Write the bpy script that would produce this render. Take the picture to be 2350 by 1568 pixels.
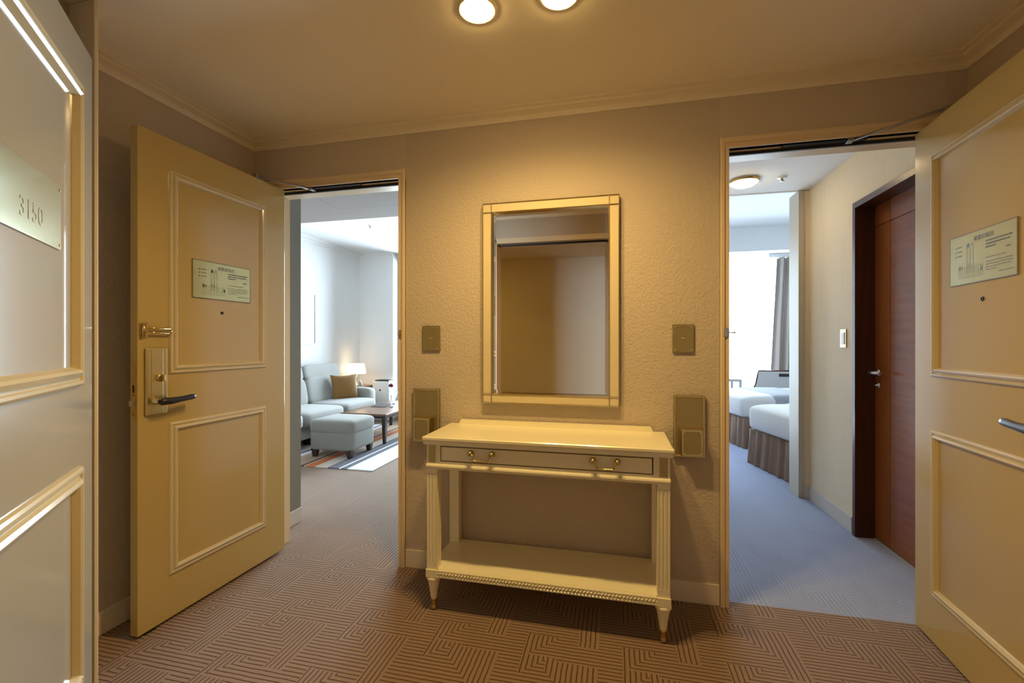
import bpy, bmesh, math, random
from mathutils import Vector, Matrix
random.seed(7)
for o in list(bpy.data.objects): bpy.data.objects.remove(o)
S = bpy.context.scene
C = S.collection
PI = math.pi

# ------------------------------------------------------------------ camera, world, light, exposure
YAW = math.atan(238/1020.0)
cam_d = bpy.data.cameras.new('camera'); cam = bpy.data.objects.new('camera', cam_d); C.objects.link(cam)
cam.location = (0, 0, 1.16); cam.rotation_euler = (PI/2, 0, YAW)
cam_d.sensor_fit = 'HORIZONTAL'; cam_d.sensor_width = 36.0
cam_d.lens = 36.0*1020/2350; cam_d.shift_y = 3/2350; cam_d.clip_start = 0.01
S.camera = cam

W = bpy.data.worlds.new('overcast_sky'); S.world = W; W.use_nodes = True
bgn = W.node_tree.nodes['Background']
bgn.inputs[0].default_value = (0.74, 0.88, 1.0, 1); bgn.inputs[1].default_value = 35.0

def portal(name, loc, rot, sx, sy):
    d = bpy.data.lights.new(name, 'AREA'); d.shape = 'RECTANGLE'; d.size = sx; d.size_y = sy
    d.cycles.is_portal = True
    o = bpy.data.objects.new(name, d); C.objects.link(o); o.location = loc; o.rotation_euler = rot
portal('living_window_portal', (-2.40, 6.52, 1.37), (-PI/2, 0, 0), 1.85, 2.25)
portal('bedroom_window_portal', (1.80, 8.12, 1.41), (-PI/2, 0, 0), 3.6, 2.38)

LAMP_COL = (1.0, 0.665, 0.24)       # amber incandescent downlights
LAMP_E = 84.0; SPOT_W = 44.0
S.view_settings.view_transform = 'Standard'; S.view_settings.look = 'None'
S.view_settings.gamma = 1.0; S.view_settings.exposure = 0.0
S.view_settings.use_curve_mapping = False
S.cycles.max_bounces = 10; S.cycles.diffuse_bounces = 6; S.cycles.glossy_bounces = 5
S.cycles.transparent_max_bounces = 12; S.cycles.caustics_reflective = False; S.cycles.caustics_refractive = False
S.cycles.sample_clamp_indirect = 8.0; S.cycles.use_denoising = True
S.cycles.blur_glossy = 0.5

# ------------------------------------------------------------------ materials
M = {}
def nodes(name):
    m = bpy.data.materials.new(name); m.use_nodes = True
    nt = m.node_tree; b = nt.nodes['Principled BSDF']; M[name] = m
    return m, nt, b
def N(nt, t, **k):
    n = nt.nodes.new(t)
    for a, v in k.items(): setattr(n, a, v)
    return n
def L(nt, a, b): nt.links.new(a, b)
def mat(name, col, rough=0.6, metal=0.0, bump=None, coat=0.0, vary=0.0, spec=0.5, trans=0.0, sheen=0.0):
    m, nt, b = nodes(name)
    b.inputs['Base Color'].default_value = (*col, 1); b.inputs['Roughness'].default_value = rough
    b.inputs['Metallic'].default_value = metal; b.inputs['Coat Weight'].default_value = coat
    b.inputs['Coat Roughness'].default_value = 0.06; b.inputs['Specular IOR Level'].default_value = spec
    b.inputs['Transmission Weight'].default_value = trans; b.inputs['Sheen Weight'].default_value = sheen
    tc = N(nt, 'ShaderNodeTexCoord')
    if vary > 0:
        no = N(nt, 'ShaderNodeTexNoise'); no.inputs['Scale'].default_value = 3.0; no.inputs['Detail'].default_value = 4
        L(nt, tc.outputs['Object'], no.inputs['Vector'])
        mx = N(nt, 'ShaderNodeMix', data_type='RGBA')
        mx.inputs[6].default_value = (*[c*(1-vary) for c in col], 1); mx.inputs[7].default_value = (*[min(1, c*(1+vary)) for c in col], 1)
        L(nt, no.outputs['Fac'], mx.inputs[0]); L(nt, mx.outputs[2], b.inputs['Base Color'])
    if bump:
        sc, st, dist = bump
        no = N(nt, 'ShaderNodeTexNoise'); no.inputs['Scale'].default_value = sc; no.inputs['Detail'].default_value = 2.5
        L(nt, tc.outputs['Object'], no.inputs['Vector'])
        bp = N(nt, 'ShaderNodeBump'); bp.inputs['Strength'].default_value = st; bp.inputs['Distance'].default_value = dist
        L(nt, no.outputs['Fac'], bp.inputs['Height']); L(nt, bp.outputs[0], b.inputs['Normal'])
    return m

mat('corridor_paper_lifted', (0.86, 0.78, 0.66), 0.75, bump=(95, 0.5, 0.004), spec=0.25)  # paler than wallpaper, standing in for brighter light in the corridor
mat('mirror_lacquer', (0.66, 0.56, 0.35), 0.25, coat=0.2)
mat('wallpaper', (0.53, 0.45, 0.355), 0.75, bump=(95, 0.7, 0.005), vary=0.02, spec=0.25)
mat('header_paper', (0.56, 0.475, 0.37), 0.8, bump=(160, 0.2, 0.002), vary=0.02, spec=0.2)
mat('ceiling_paint', (0.92, 0.84, 0.70), 0.85, bump=(260, 0.12, 0.001), spec=0.2)
mat('trim_paint', (0.80, 0.70, 0.53), 0.4, spec=0.4)
mat('frame_paint', (0.70, 0.56, 0.37), 0.32, spec=0.45)
mat('door_paint', (0.50, 0.37, 0.145), 0.15, coat=0.10, spec=0.5)
mat('entry_paint', (0.37, 0.325, 0.245), 0.13, coat=0.4)
mat('moulding_paint', (0.62, 0.53, 0.345), 0.12, coat=0.5)
mat('lacquer', (0.85, 0.79, 0.57), 0.22, coat=0.25)
mat('groove_dark', (0.05, 0.03, 0.015), 0.6)
mat('brass', (0.62, 0.47, 0.20), 0.25, 1.0)
mat('brass_brushed', (0.46, 0.36, 0.155), 0.42, 1.0, bump=(400, 0.05, 0.001))
mat('brass_bright', (0.80, 0.62, 0.27), 0.12, 1.0)
mat('brass_pale', (0.66, 0.57, 0.30), 0.30, 1.0)
mat('plate_gold', (0.46, 0.41, 0.19), 0.22, 0.6, coat=0.6)
mat('ink', (0.035, 0.028, 0.015), 0.5)
mat('ink_light', (0.16, 0.135, 0.07), 0.5)
mat('ink_green', (0.03, 0.12, 0.04), 0.5)
mat('black_leather', (0.012, 0.010, 0.012), 0.35, coat=0.2)
mat('black', (0.012, 0.010, 0.008), 0.6)
mat('steel', (0.55, 0.55, 0.56), 0.3, 1.0)
mat('closer_grey', (0.33, 0.30, 0.28), 0.38, 0.8)
mat('mirror_glass', (0.82, 0.80, 0.77), 0.0, 1.0)
mat('white_wall', (0.76, 0.755, 0.745), 0.75, bump=(120, 0.15, 0.002), spec=0.2)
mat('white_ceiling', (0.76, 0.76, 0.76), 0.85, spec=0.2)
mat('hatch_gap', (0.07, 0.065, 0.06), 0.8)
mat('stub_wall_shaded', (0.215, 0.21, 0.19), 0.75, spec=0.2)  # white wall darkened: shade on the stub put into its colour
mat('dropped_ceiling_shaded', (0.225, 0.19, 0.17), 0.85, spec=0.2)  # darker than white_ceiling because its shade is painted in
mat('bed_wall', (0.78, 0.75, 0.68), 0.7, spec=0.25)
mat('base_grey', (0.55, 0.52, 0.49), 0.6)
mat('base_cream', (0.74, 0.65, 0.52), 0.5, spec=0.35)
mat('sofa_fabric', (0.29, 0.285, 0.265), 0.9, bump=(350, 0.25, 0.001), vary=0.05, sheen=0.2)
mat('ottoman_fabric', (0.20, 0.19, 0.165), 0.9, bump=(350, 0.25, 0.001), vary=0.05, sheen=0.2)
mat('pillow_fabric', (0.21, 0.10, 0.018), 0.8, bump=(300, 0.2, 0.001), sheen=0.2)
mat('dark_wood', (0.030, 0.016, 0.011), 0.35, coat=0.2)
mat('white_plastic', (0.80, 0.80, 0.79), 0.4)
mat('linen', (0.60, 0.60, 0.60), 0.85, bump=(40, 0.15, 0.004), sheen=0.1)
mat('runner_fabric', (0.27, 0.28, 0.31), 0.8, bump=(90, 0.15, 0.002))
mat('skirt_fabric', (0.17, 0.105, 0.070), 0.75, bump=(12, 0.3, 0.01), vary=0.25)
mat('curtain_fabric', (0.42, 0.36, 0.32), 0.85, bump=(200, 0.1, 0.001))
mat('chair_fabric', (0.50, 0.49, 0.48), 0.85, bump=(300, 0.3, 0.001))
mat('window_metal', (0.85, 0.86, 0.87), 0.4)
mat('paper_white', (0.86, 0.88, 0.89), 0.7)
mat('rose_red', (0.16, 0.004, 0.035), 0.5)
mat('leaf_green', (0.06, 0.16, 0.045), 0.5)
mat('folder_grey', (0.07, 0.06, 0.06), 0.9, spec=0.1)
mat('phone_grey', (0.42, 0.43, 0.42), 0.4)
mat('table_gloss', (0.15, 0.07, 0.035), 0.3, coat=0.1)
mat('pale_metal', (0.75, 0.72, 0.66), 0.3, 0.7)

def emis(name, col, s):
    m = bpy.data.materials.new(name); m.use_nodes = True; nt = m.node_tree
    for n in list(nt.nodes): nt.nodes.remove(n)
    e = N(nt, 'ShaderNodeEmission'); e.inputs[0].default_value = (*col, 1); e.inputs[1].default_value = s
    o = N(nt, 'ShaderNodeOutputMaterial'); L(nt, e.outputs[0], o.inputs[0]); M[name] = m
emis('lamp_glow', LAMP_COL, LAMP_E)
emis('hall_fill_glow', (1.0, 0.63, 0.11), 215.0)
emis('bed_lamp_glow', (1.0, 0.76, 0.42), 40.0)

def window_glass(name, tint):
    m = bpy.data.materials.new(name); m.use_nodes = True; nt = m.node_tree
    for n in list(nt.nodes): nt.nodes.remove(n)
    t = N(nt, 'ShaderNodeBsdfTransparent'); t.inputs[0].default_value = tint
    g = N(nt, 'ShaderNodeBsdfGlossy'); g.inputs['Roughness'].default_value = 0.02
    f = N(nt, 'ShaderNodeFresnel'); f.inputs[0].default_value = 1.45
    mx = N(nt, 'ShaderNodeMixShader'); o = N(nt, 'ShaderNodeOutputMaterial')
    L(nt, f.outputs[0], mx.inputs[0]); L(nt, t.outputs[0], mx.inputs[1]); L(nt, g.outputs[0], mx.inputs[2]); L(nt, mx.outputs[0], o.inputs[0])
    M[name] = m
window_glass('window_glass', (0.96, 0.98, 0.98, 1)); window_glass('dimming_glass', (0.70, 0.72, 0.73, 1))  # bedroom pane tint is added only to dim the daylight there
def lamp_shade():
    m = bpy.data.materials.new('shade_cloth'); m.use_nodes = True; nt = m.node_tree
    for n in list(nt.nodes): nt.nodes.remove(n)
    e = N(nt, 'ShaderNodeEmission'); e.inputs[0].default_value = (1, 0.80, 0.52, 1); e.inputs[1].default_value = 2.4
    d = N(nt, 'ShaderNodeBsdfDiffuse'); d.inputs[0].default_value = (0.8, 0.76, 0.68, 1)
    a = N(nt, 'ShaderNodeAddShader'); o = N(nt, 'ShaderNodeOutputMaterial')
    L(nt, e.outputs[0], a.inputs[0]); L(nt, d.outputs[0], a.inputs[1]); L(nt, a.outputs[0], o.inputs[0]); M['shade_cloth'] = m
lamp_shade()

# the maze carpet: a 20 x 20 repeat of concentric bent lines
def carpet(name, base, line, ox, oy, contrast=1.0, bumpd=0.003):
    m, nt, b = nodes(name)
    b.inputs['Roughness'].default_value = 0.95; b.inputs['Specular IOR Level'].default_value = 0.1; b.inputs['Sheen Weight'].default_value = 0.15
    tc = N(nt, 'ShaderNodeTexCoord'); sx = N(nt, 'ShaderNodeSeparateXYZ')
    wob = N(nt, 'ShaderNodeTexNoise'); wob.inputs['Scale'].default_value = 22; wob.inputs['Detail'].default_value = 2
    L(nt, tc.outputs['Object'], wob.inputs['Vector'])
    L(nt, tc.outputs['Object'], sx.inputs[0])
    def mth(op, a, c=None, c2=None):
        n = N(nt, 'ShaderNodeMath', operation=op)
        for i, v in enumerate((a, c, c2)):
            if v is None: continue
            if isinstance(v, (int, float)): n.inputs[i].default_value = v
            else: L(nt, v, n.inputs[i])
        return n.outputs[0]
    P = 0.3635/20
    wv = mth('MULTIPLY', mth('SUBTRACT', wob.outputs['Fac'], 0.5), 0.28)
    u0 = mth('ADD', mth('DIVIDE', mth('SUBTRACT', sx.outputs['X'], ox), P), wv)
    v0 = mth('ADD', mth('DIVIDE', mth('SUBTRACT', oy, sx.outputs['Y']), P), wv)
    u = mth('FLOORED_MODULO', u0, 20.0); v = mth('FLOORED_MODULO', v0, 20.0)
    gt = lambda a, c: mth('GREATER_THAN', a, c)
    lt = lambda a, c: mth('LESS_THAN', a, c)
    def AND(*a):
        r = a[0]
        for x in a[1:]: r = mth('MULTIPLY', r, x)
        return r
    def OR(*a):
        r = a[0]
        for x in a[1:]: r = mth('MAXIMUM', r, x)
        return r
    uv = mth('ADD', u, v); u6 = mth('ADD', u, 6.15)
    A = AND(gt(v, 0.35), lt(uv, 7.0))
    B = AND(OR(lt(u, 0.5), gt(u, 19.6)), lt(v, 12.0), gt(v, 0.0))
    Cc = AND(gt(v, 6.7), lt(uv, 12.0), lt(u, 4.6))
    D = AND(gt(u, 4.6), lt(u, 6.5), gt(v, 6.7), lt(v, u6))
    Ee = AND(gt(u, 6.5), lt(u, 10.5), gt(v, 7.6), lt(v, u6))
    F = AND(gt(u, 10.5), lt(u, 14.82), OR(gt(v, 7.6), lt(v, 2.1)))
    mask = OR(A, B, Cc, D, Ee, F)
    coord = mth('ADD', mth('MULTIPLY', mask, u), mth('MULTIPLY', mth('SUBTRACT', 1.0, mask), v))
    fr = mth('ABSOLUTE', mth('SUBTRACT', mth('FRACT', mth('ADD', coord, 0.5)), 0.5))
    mr = N(nt, 'ShaderNodeMapRange'); mr.inputs[1].default_value = 0.06; mr.inputs[2].default_value = 0.19
    mr.inputs[3].default_value = 1.0; mr.inputs[4].default_value = 0.0
    L(nt, fr, mr.inputs[0])
    fib = N(nt, 'ShaderNodeTexNoise'); fib.inputs['Scale'].default_value = 420; fib.inputs['Detail'].default_value = 2
    L(nt, tc.outputs['Object'], fib.inputs['Vector'])
    big = N(nt, 'ShaderNodeTexNoise'); big.inputs['Scale'].default_value = 2.2; big.inputs['Detail'].default_value = 3
    L(nt, tc.outputs['Object'], big.inputs['Vector'])
    k = mth('ADD', mth('ADD', mth('MULTIPLY', fib.outputs['Fac'], 0.5), mth('MULTIPLY', big.outputs['Fac'], 0.22)), 0.64)
    mx = N(nt, 'ShaderNodeMix', data_type='RGBA'); mx.inputs[6].default_value = (*base, 1); mx.inputs[7].default_value = (*line, 1)
    L(nt, mth('MULTIPLY', mr.outputs[0], contrast), mx.inputs[0])
    ml = N(nt, 'ShaderNodeVectorMath', operation='SCALE'); L(nt, mx.outputs[2], ml.inputs[0]); L(nt, k, ml.inputs['Scale'])
    L(nt, ml.outputs[0], b.inputs['Base Color'])
    h = mth('SUBTRACT', mth('MULTIPLY', fib.outputs['Fac'], 0.35), mth('MULTIPLY', mr.outputs[0], 0.6))
    bp = N(nt, 'ShaderNodeBump'); bp.inputs['Strength'].default_value = 0.5; bp.inputs['Distance'].default_value = bumpd
    L(nt, h, bp.inputs['Height']); L(nt, bp.outputs[0], b.inputs['Normal'])
carpet('carpet_hall', (0.265, 0.178, 0.122), (0.082, 0.043, 0.026), -0.6955, 1.7486)
carpet('carpet_bed', (0.31, 0.36, 0.53), (0.19, 0.215, 0.31), -0.6955, 1.7486, 0.6)

def wood(name, c1, c2, horizontal, rough=0.3):
    m, nt, b = nodes(name)
    b.inputs['Roughness'].default_value = rough; b.inputs['Specular IOR Level'].default_value = 0.3
    tc = N(nt, 'ShaderNodeTexCoord'); mp = N(nt, 'ShaderNodeMapping')
    mp.inputs['Scale'].default_value = (1, 1.2, 14) if horizontal else (14, 14, 0.8)
    no = N(nt, 'ShaderNodeTexNoise'); no.inputs['Scale'].default_value = 3; no.inputs['Detail'].default_value = 6; no.inputs['Roughness'].default_value = 0.6
    cr = N(nt, 'ShaderNodeValToRGB'); cr.color_ramp.elements[0].color = (*c1, 1); cr.color_ramp.elements[1].color = (*c2, 1)
    cr.color_ramp.elements[0].position = 0.3; cr.color_ramp.elements[1].position = 0.7
    L(nt, tc.outputs['Object'], mp.inputs[0]); L(nt, mp.outputs[0], no.inputs['Vector']); L(nt, no.outputs['Fac'], cr.inputs[0]); L(nt, cr.outputs[0], b.inputs['Base Color'])
wood('wood_frame', (0.055, 0.016, 0.008), (0.080, 0.025, 0.012), False)
wood('wood_stile', (0.19, 0.055, 0.014), (0.26, 0.085, 0.022), False)
wood('wood_panel', (0.20, 0.066, 0.025), (0.29, 0.105, 0.042), True, 0.28)

def stripes_rug():
    m, nt, b = nodes('rug_wool'); b.inputs['Roughness'].default_value = 0.95; b.inputs['Specular IOR Level'].default_value = 0.1
    tc = N(nt, 'ShaderNodeTexCoord'); sx = N(nt, 'ShaderNodeSeparateXYZ'); L(nt, tc.outputs['Object'], sx.inputs[0])
    mr = N(nt, 'ShaderNodeMapRange'); mr.inputs[1].default_value = -2.0; mr.inputs[2].default_value = 0.0
    L(nt, sx.outputs['X'], mr.inputs[0])
    cr = N(nt, 'ShaderNodeValToRGB'); cr.color_ramp.interpolation = 'CONSTANT'
    cream, orange, brown, grey, white, tan = (0.55, 0.47, 0.40), (0.48, 0.15, 0.055), (0.14, 0.075, 0.06), (0.15, 0.145, 0.165), (0.66, 0.67, 0.70), (0.42, 0.30, 0.22)
    # distance from the right edge (x=0) in metres, going left
    seq = [(0.0, white), (0.262, grey), (0.325, white), (0.35, grey), (0.465, cream), (0.60, orange), (0.70, cream), (0.715, brown), (0.755, tan), (0.98, white), (1.05, brown), (1.08, white), (1.16, cream), (1.35, orange), (1.46, cream), (1.60, grey), (1.72, white)]
    pts = []
    for i, (dd, col) in enumerate(seq):
        end = seq[i+1][0] if i+1 < len(seq) else 2.0
        pts.append((1 - end/2.0, col))
    pts.sort(key=lambda t: t[0])
    el = cr.color_ramp.elements
    el[0].position = pts[0][0]; el[0].color = (*pts[0][1], 1)
    el[1].position = pts[1][0]; el[1].color = (*pts[1][1], 1)
    for p, c in pts[2:]:
        e = el.new(p); e.color = (*c, 1)
    L(nt, mr.outputs[0], cr.inputs[0]); L(nt, cr.outputs[0], b.inputs['Base Color'])
    no = N(nt, 'ShaderNodeTexNoise'); no.inputs['Scale'].default_value = 300
    L(nt, tc.outputs['Object'], no.inputs['Vector'])
    bp = N(nt, 'ShaderNodeBump'); bp.inputs['Strength'].default_value = 0.4; bp.inputs['Distance'].default_value = 0.003
    L(nt, no.outputs['Fac'], bp.inputs['Height']); L(nt, bp.outputs[0], b.inputs['Normal'])
stripes_rug()
def ribbed_paper():
    m, nt, b = nodes('bed_wallpaper'); b.inputs['Roughness'].default_value = 0.7; b.inputs['Specular IOR Level'].default_value = 0.25
    tc = N(nt, 'ShaderNodeTexCoord'); mp = N(nt, 'ShaderNodeMapping'); mp.inputs['Scale'].default_value = (90, 90, 4)
    no = N(nt, 'ShaderNodeTexNoise'); no.inputs['Scale'].default_value = 1; no.inputs['Detail'].default_value = 3
    L(nt, tc.outputs['Object'], mp.inputs[0]); L(nt, mp.outputs[0], no.inputs['Vector'])
    mx = N(nt, 'ShaderNodeMix', data_type='RGBA'); mx.inputs[6].default_value = (0.70, 0.60, 0.44, 1); mx.inputs[7].default_value = (0.78, 0.67, 0.50, 1)
    L(nt, no.outputs['Fac'], mx.inputs[0]); L(nt, mx.outputs[2], b.inputs['Base Color'])
    bp = N(nt, 'ShaderNodeBump'); bp.inputs['Strength'].default_value = 0.3; bp.inputs['Distance'].default_value = 0.002
    L(nt, no.outputs['Fac'], bp.inputs['Height']); L(nt, bp.outputs[0], b.inputs['Normal'])
ribbed_paper()
def clear_glass():
    m = mat('clear_glass', (0.9, 0.93, 0.93), 0.03, trans=1.0)
clear_glass()

# ------------------------------------------------------------------ mesh helpers
class MB:
    def __init__(self): self.v = []; self.f = []; self.sm = []
    def add(self, vs, fs, smooth=False):
        o = len(self.v); self.v += [tuple(p) for p in vs]
        self.f += [tuple(i+o for i in f) for f in fs]; self.sm += [smooth]*len(fs)
        return self
    def box(self, x0, x1, y0, y1, z0, z1):
        vs = [(x0,y0,z0),(x1,y0,z0),(x1,y1,z0),(x0,y1,z0),(x0,y0,z1),(x1,y0,z1),(x1,y1,z1),(x0,y1,z1)]
        return self.add(vs, [(0,3,2,1),(4,5,6,7),(0,1,5,4),(1,2,6,5),(2,3,7,6),(3,0,4,7)])
    def bbox(self, x0, x1, y0, y1, z0, z1, b=0.004, seg=2):
        bm = bmesh.new(); bmesh.ops.create_cube(bm, size=1.0)
        bmesh.ops.scale(bm, vec=(x1-x0, y1-y0, z1-z0), verts=bm.verts)
        bmesh.ops.translate(bm, vec=((x0+x1)/2, (y0+y1)/2, (z0+z1)/2), verts=bm.verts)
        bmesh.ops.bevel(bm, geom=list(bm.edges), offset=b, segments=seg, affect='EDGES', profile=0.5)
        bm.verts.ensure_lookup_table()
        self.add([v.co[:] for v in bm.verts], [[v.index for v in f.verts] for f in bm.faces], False); bm.free(); return self
    def lathe(self, prof, c=(0,0,0), n=24, axis='z', smooth=True):
        vs = []; fs = []
        for r, h in prof:
            for i in range(n):
                a = 2*PI*i/n; p = (r*math.cos(a), r*math.sin(a), h)
                if axis == 'x': p = (h, p[0], p[1])
                if axis == 'y': p = (p[1], h, p[0])
                vs.append((p[0]+c[0], p[1]+c[1], p[2]+c[2]))
        k = len(prof)
        for j in range(k-1):
            for i in range(n): fs.append((j*n+i, j*n+(i+1)%n, (j+1)*n+(i+1)%n, (j+1)*n+i))
        self.add(vs, fs, smooth)
        o = len(self.v) - len(vs)
        if prof[0][0] > 1e-5: self.f.append(tuple(o+i for i in range(n))[::-1]); self.sm.append(False)
        if prof[-1][0] > 1e-5: self.f.append(tuple(o+(k-1)*n+i for i in range(n))); self.sm.append(False)
        return self
    def tube(self, pts, r, n=10, smooth=True):
        pts = [Vector(p) for p in pts]; rs = r if isinstance(r, (list, tuple)) else [r]*len(pts)
        vs = []; fs = []; up = Vector((0.13, 0.31, 0.94))
        for i, p in enumerate(pts):
            t = (pts[min(i+1, len(pts)-1)] - pts[max(i-1, 0)]).normalized()
            a = t.cross(up)
            if a.length < 1e-3: a = t.cross(Vector((1, 0, 0)))
            a.normalize(); bb = t.cross(a)
            for k in range(n):
                an = 2*PI*k/n; vs.append(p + (a*math.cos(an) + bb*math.sin(an))*rs[i])
        for j in range(len(pts)-1):
            for k in range(n): fs.append((j*n+k, j*n+(k+1)%n, (j+1)*n+(k+1)%n, (j+1)*n+k))
        self.add(vs, fs, smooth); o = len(self.v)-len(vs)
        self.f.append(tuple(o+i for i in range(n))[::-1]); self.sm.append(False)
        self.f.append(tuple(o+(len(pts)-1)*n+i for i in range(n))); self.sm.append(False)
        return self
    def prism(self, poly, z0, z1):            # poly in xy
        n = len(poly); vs = [(x, y, z0) for x, y in poly] + [(x, y, z1) for x, y in poly]
        fs = [tuple(range(n))[::-1], tuple(range(n, 2*n))] + [(i, (i+1) % n, n+(i+1) % n, n+i) for i in range(n)]
        return self.add(vs, fs)
    def extrude(self, poly, a, b, fn):        # poly of (p,q), fn(p,q,t)->xyz
        n = len(poly); vs = [fn(p, q, a) for p, q in poly] + [fn(p, q, b) for p, q in poly]
        fs = [tuple(range(n))[::-1], tuple(range(n, 2*n))] + [(i, (i+1) % n, n+(i+1) % n, n+i) for i in range(n)]
        return self.add(vs, fs)
    def frame(self, x0, x1, z0, z1, prof, s=1, y=0.0):   # mitred moulding: prof of (inset, height)
        vs = []; fs = []
        for o, h in prof:
            vs += [(x0+o, y+s*h, z0+o), (x1-o, y+s*h, z0+o), (x1-o, y+s*h, z1-o), (x0+o, y+s*h, z1-o)]
        for j in range(len(prof)-1):
            for i in range(4):
                q = (j*4+i, j*4+(i+1) % 4, (j+1)*4+(i+1) % 4, (j+1)*4+i)
                fs.append(q if s < 0 else q[::-1])
        return self.add(vs, fs)
    def superq(self, c, r, e1=0.35, e2=0.35, nu=28, nv=14, rot=0.0, tilt=None):
        vs = []; fs = []
        sg = lambda t, e: math.copysign(abs(t)**e, t)
        for j in range(nv+1):
            ph = -PI/2 + PI*j/nv
            for i in range(nu):
                th = 2*PI*i/nu
                p = Vector((r[0]*sg(math.cos(ph), e1)*sg(math.cos(th), e2), r[1]*sg(math.cos(ph), e1)*sg(math.sin(th), e2), r[2]*sg(math.sin(ph), e1)))
                if tilt is not None: p = tilt @ p
                vs.append((p.x+c[0], p.y+c[1], p.z+c[2]))
        for j in range(nv):
            for i in range(nu): fs.append((j*nu+i, j*nu+(i+1) % nu, (j+1)*nu+(i+1) % nu, (j+1)*nu+i))
        return self.add(vs, fs, True)
    def build(self, name, m, parent=None, smooth=None):
        me = bpy.data.meshes.new(name); me.from_pydata(self.v, [], self.f); me.update()
        me.polygons.foreach_set('use_smooth', self.sm if smooth is None else [smooth]*len(self.f))
        bm = bmesh.new(); bm.from_mesh(me); bmesh.ops.recalc_face_normals(bm, faces=bm.faces); bm.to_mesh(me); bm.free()
        me.materials.append(M[m])
        o = bpy.data.objects.new(name, me); C.objects.link(o)
        if parent is not None: o.parent = parent
        return o
def struct(o): o['kind'] = 'structure'; return o
def tag(o, label, cat, group=None):
    o['label'] = label; o['category'] = cat
    if group: o['group'] = group
    return o
def empty(name, loc, rz=0.0, label=None, cat=None, group=None):
    o = bpy.data.objects.new(name, None); C.objects.link(o); o.location = loc; o.rotation_euler = (0, 0, rz)
    o.empty_display_size = 0.05
    if label: tag(o, label, cat, group)
    return o
def text_mesh(name, body, size, m, parent, loc, rot, depth=0.0002, align='LEFT'):
    cu = bpy.data.curves.new(name, 'FONT'); cu.body = body; cu.size = size; cu.extrude = depth; cu.align_x = align; cu.resolution_u = 3
    t = bpy.data.objects.new(name, cu); C.objects.link(t)
    bpy.context.view_layer.update()
    me = bpy.data.meshes.new_from_object(t.evaluated_get(bpy.context.evaluated_depsgraph_get()))
    bpy.data.objects.remove(t); bpy.data.curves.remove(cu)
    me.materials.clear(); me.materials.append(M[m]); me.name = name
    o = bpy.data.objects.new(name, me); C.objects.link(o); o.parent = parent; o.location = loc; o.rotation_euler = rot
    return o

# ------------------------------------------------------------------ the setting
YB, YB2 = 2.12, 2.23            # back wall of the vestibule
XL, XR, ZC = -1.995, 1.353, 2.30
LO = (-1.86, -1.096); RO = (0.483, 1.248); HEAD = 2.012
FW = 0.035                      # frame member width
# floors
fl = MB().box(-4.2, YB*0+3.2, -2.2, 2.16, -0.05, 0.0)
fl.box(-4.2, 0.38, 2.16, 6.75, -0.05, 0.0)
struct(fl.build('floor', 'carpet_hall'))
struct(MB().box(0.38, 5.2, 2.16, 8.3, -0.05, 0.0).build('floor_bedroom', 'carpet_bed'))
# ceiling of the vestibule and corridor
struct(MB().box(-4.2, 3.2, -2.2, YB, ZC, ZC+0.05).build('ceiling', 'ceiling_paint'))
# back wall with two doorways
wb = MB()
oL = (LO[0]-FW, LO[1]+FW); oR = (RO[0]-FW, RO[1]+FW); oT = HEAD+0.048
wb.box(-2.15, oL[0], YB, YB2, 0, 2.6).box(oL[1], oR[0], YB, YB2, 0, 2.6).box(oR[1], 1.55, YB, YB2, 0, 2.6)
struct(wb.build('wall_back', 'wallpaper'))
struct(MB().box(oL[0], oL[1], YB, YB2, oT, 2.6).build('wall_back_header', 'header_paper'))
struct(MB().box(oR[0], oR[1], YB, YB2, oT, 2.6).build('wall_back_header', 'header_paper'))
struct(MB().box(-2.15, XL, 1.13, YB, 0, ZC).build('wall_left', 'wallpaper'))
struct(MB().box(-2.15, -1.79, 0.42, 1.12, 0, ZC).build('wall_left_entry', 'wallpaper'))
struct(MB().bbox(-2.15, -1.68, 1.118, 1.131, 0, ZC, 0.003).build('trim_1', 'trim_paint'))
struct(MB().box(XR, 1.40, 0.42, YB, 0, ZC).build('wall_right', 'wallpaper'))
we = MB().box(-4.2, -1.06, 0.30, 0.42, 0, ZC).box(0.42, 3.2, 0.30, 0.42, 0, ZC).box(-1.06, 0.42, 0.30, 0.42, 2.075, ZC)
struct(we.build('wall_entry', 'wallpaper'))
struct(MB().box(-4.2, 3.2, -1.85, -1.75, 0, ZC).build('wall_corridor', 'corridor_paper_lifted'))
struct(MB().box(-4.2, -4.1, -1.75, 0.3, 0, ZC).build('wall_corridor_left', 'corridor_paper_lifted'))
struct(MB().box(3.1, 3.2, -1.75, 0.3, 0, ZC).build('wall_corridor_right', 'corridor_paper_lifted'))
# entry frame (seen in the mirror)
ef = empty('door_frame', (-0.32, 0.36, 0)); struct(ef); ef.name = 'door_4'
def child(mb, name, m, par, loc=None):
    o = mb.build(name, m, par); return o
def sub(o, par):        # keep world placement under a parent empty without rotation
    o.parent = par; o.location = Vector(o.location) - par.location; return o
sub(MB().bbox(-1.062, -1.02, 0.285, 0.432, 0, 2.07, 0.003).build('jamb', 'frame_paint'), ef)
sub(MB().bbox(0.38, 0.422, 0.285, 0.432, 0, 2.07, 0.003).build('jamb', 'frame_paint'), ef)
sub(MB().bbox(-1.062, 0.422, 0.285, 0.432, 2.032, 2.078, 0.003).build('head', 'frame_paint'), ef)
sub(MB().box(-1.02, 0.38, 0.355, 0.372, 2.018, 2.033).build('gasket', 'black'), ef)
sub(MB().box(-1.02, 0.38, 0.300, 0.355, 2.018, 2.033).build('stop', 'frame_paint'), ef)
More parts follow.
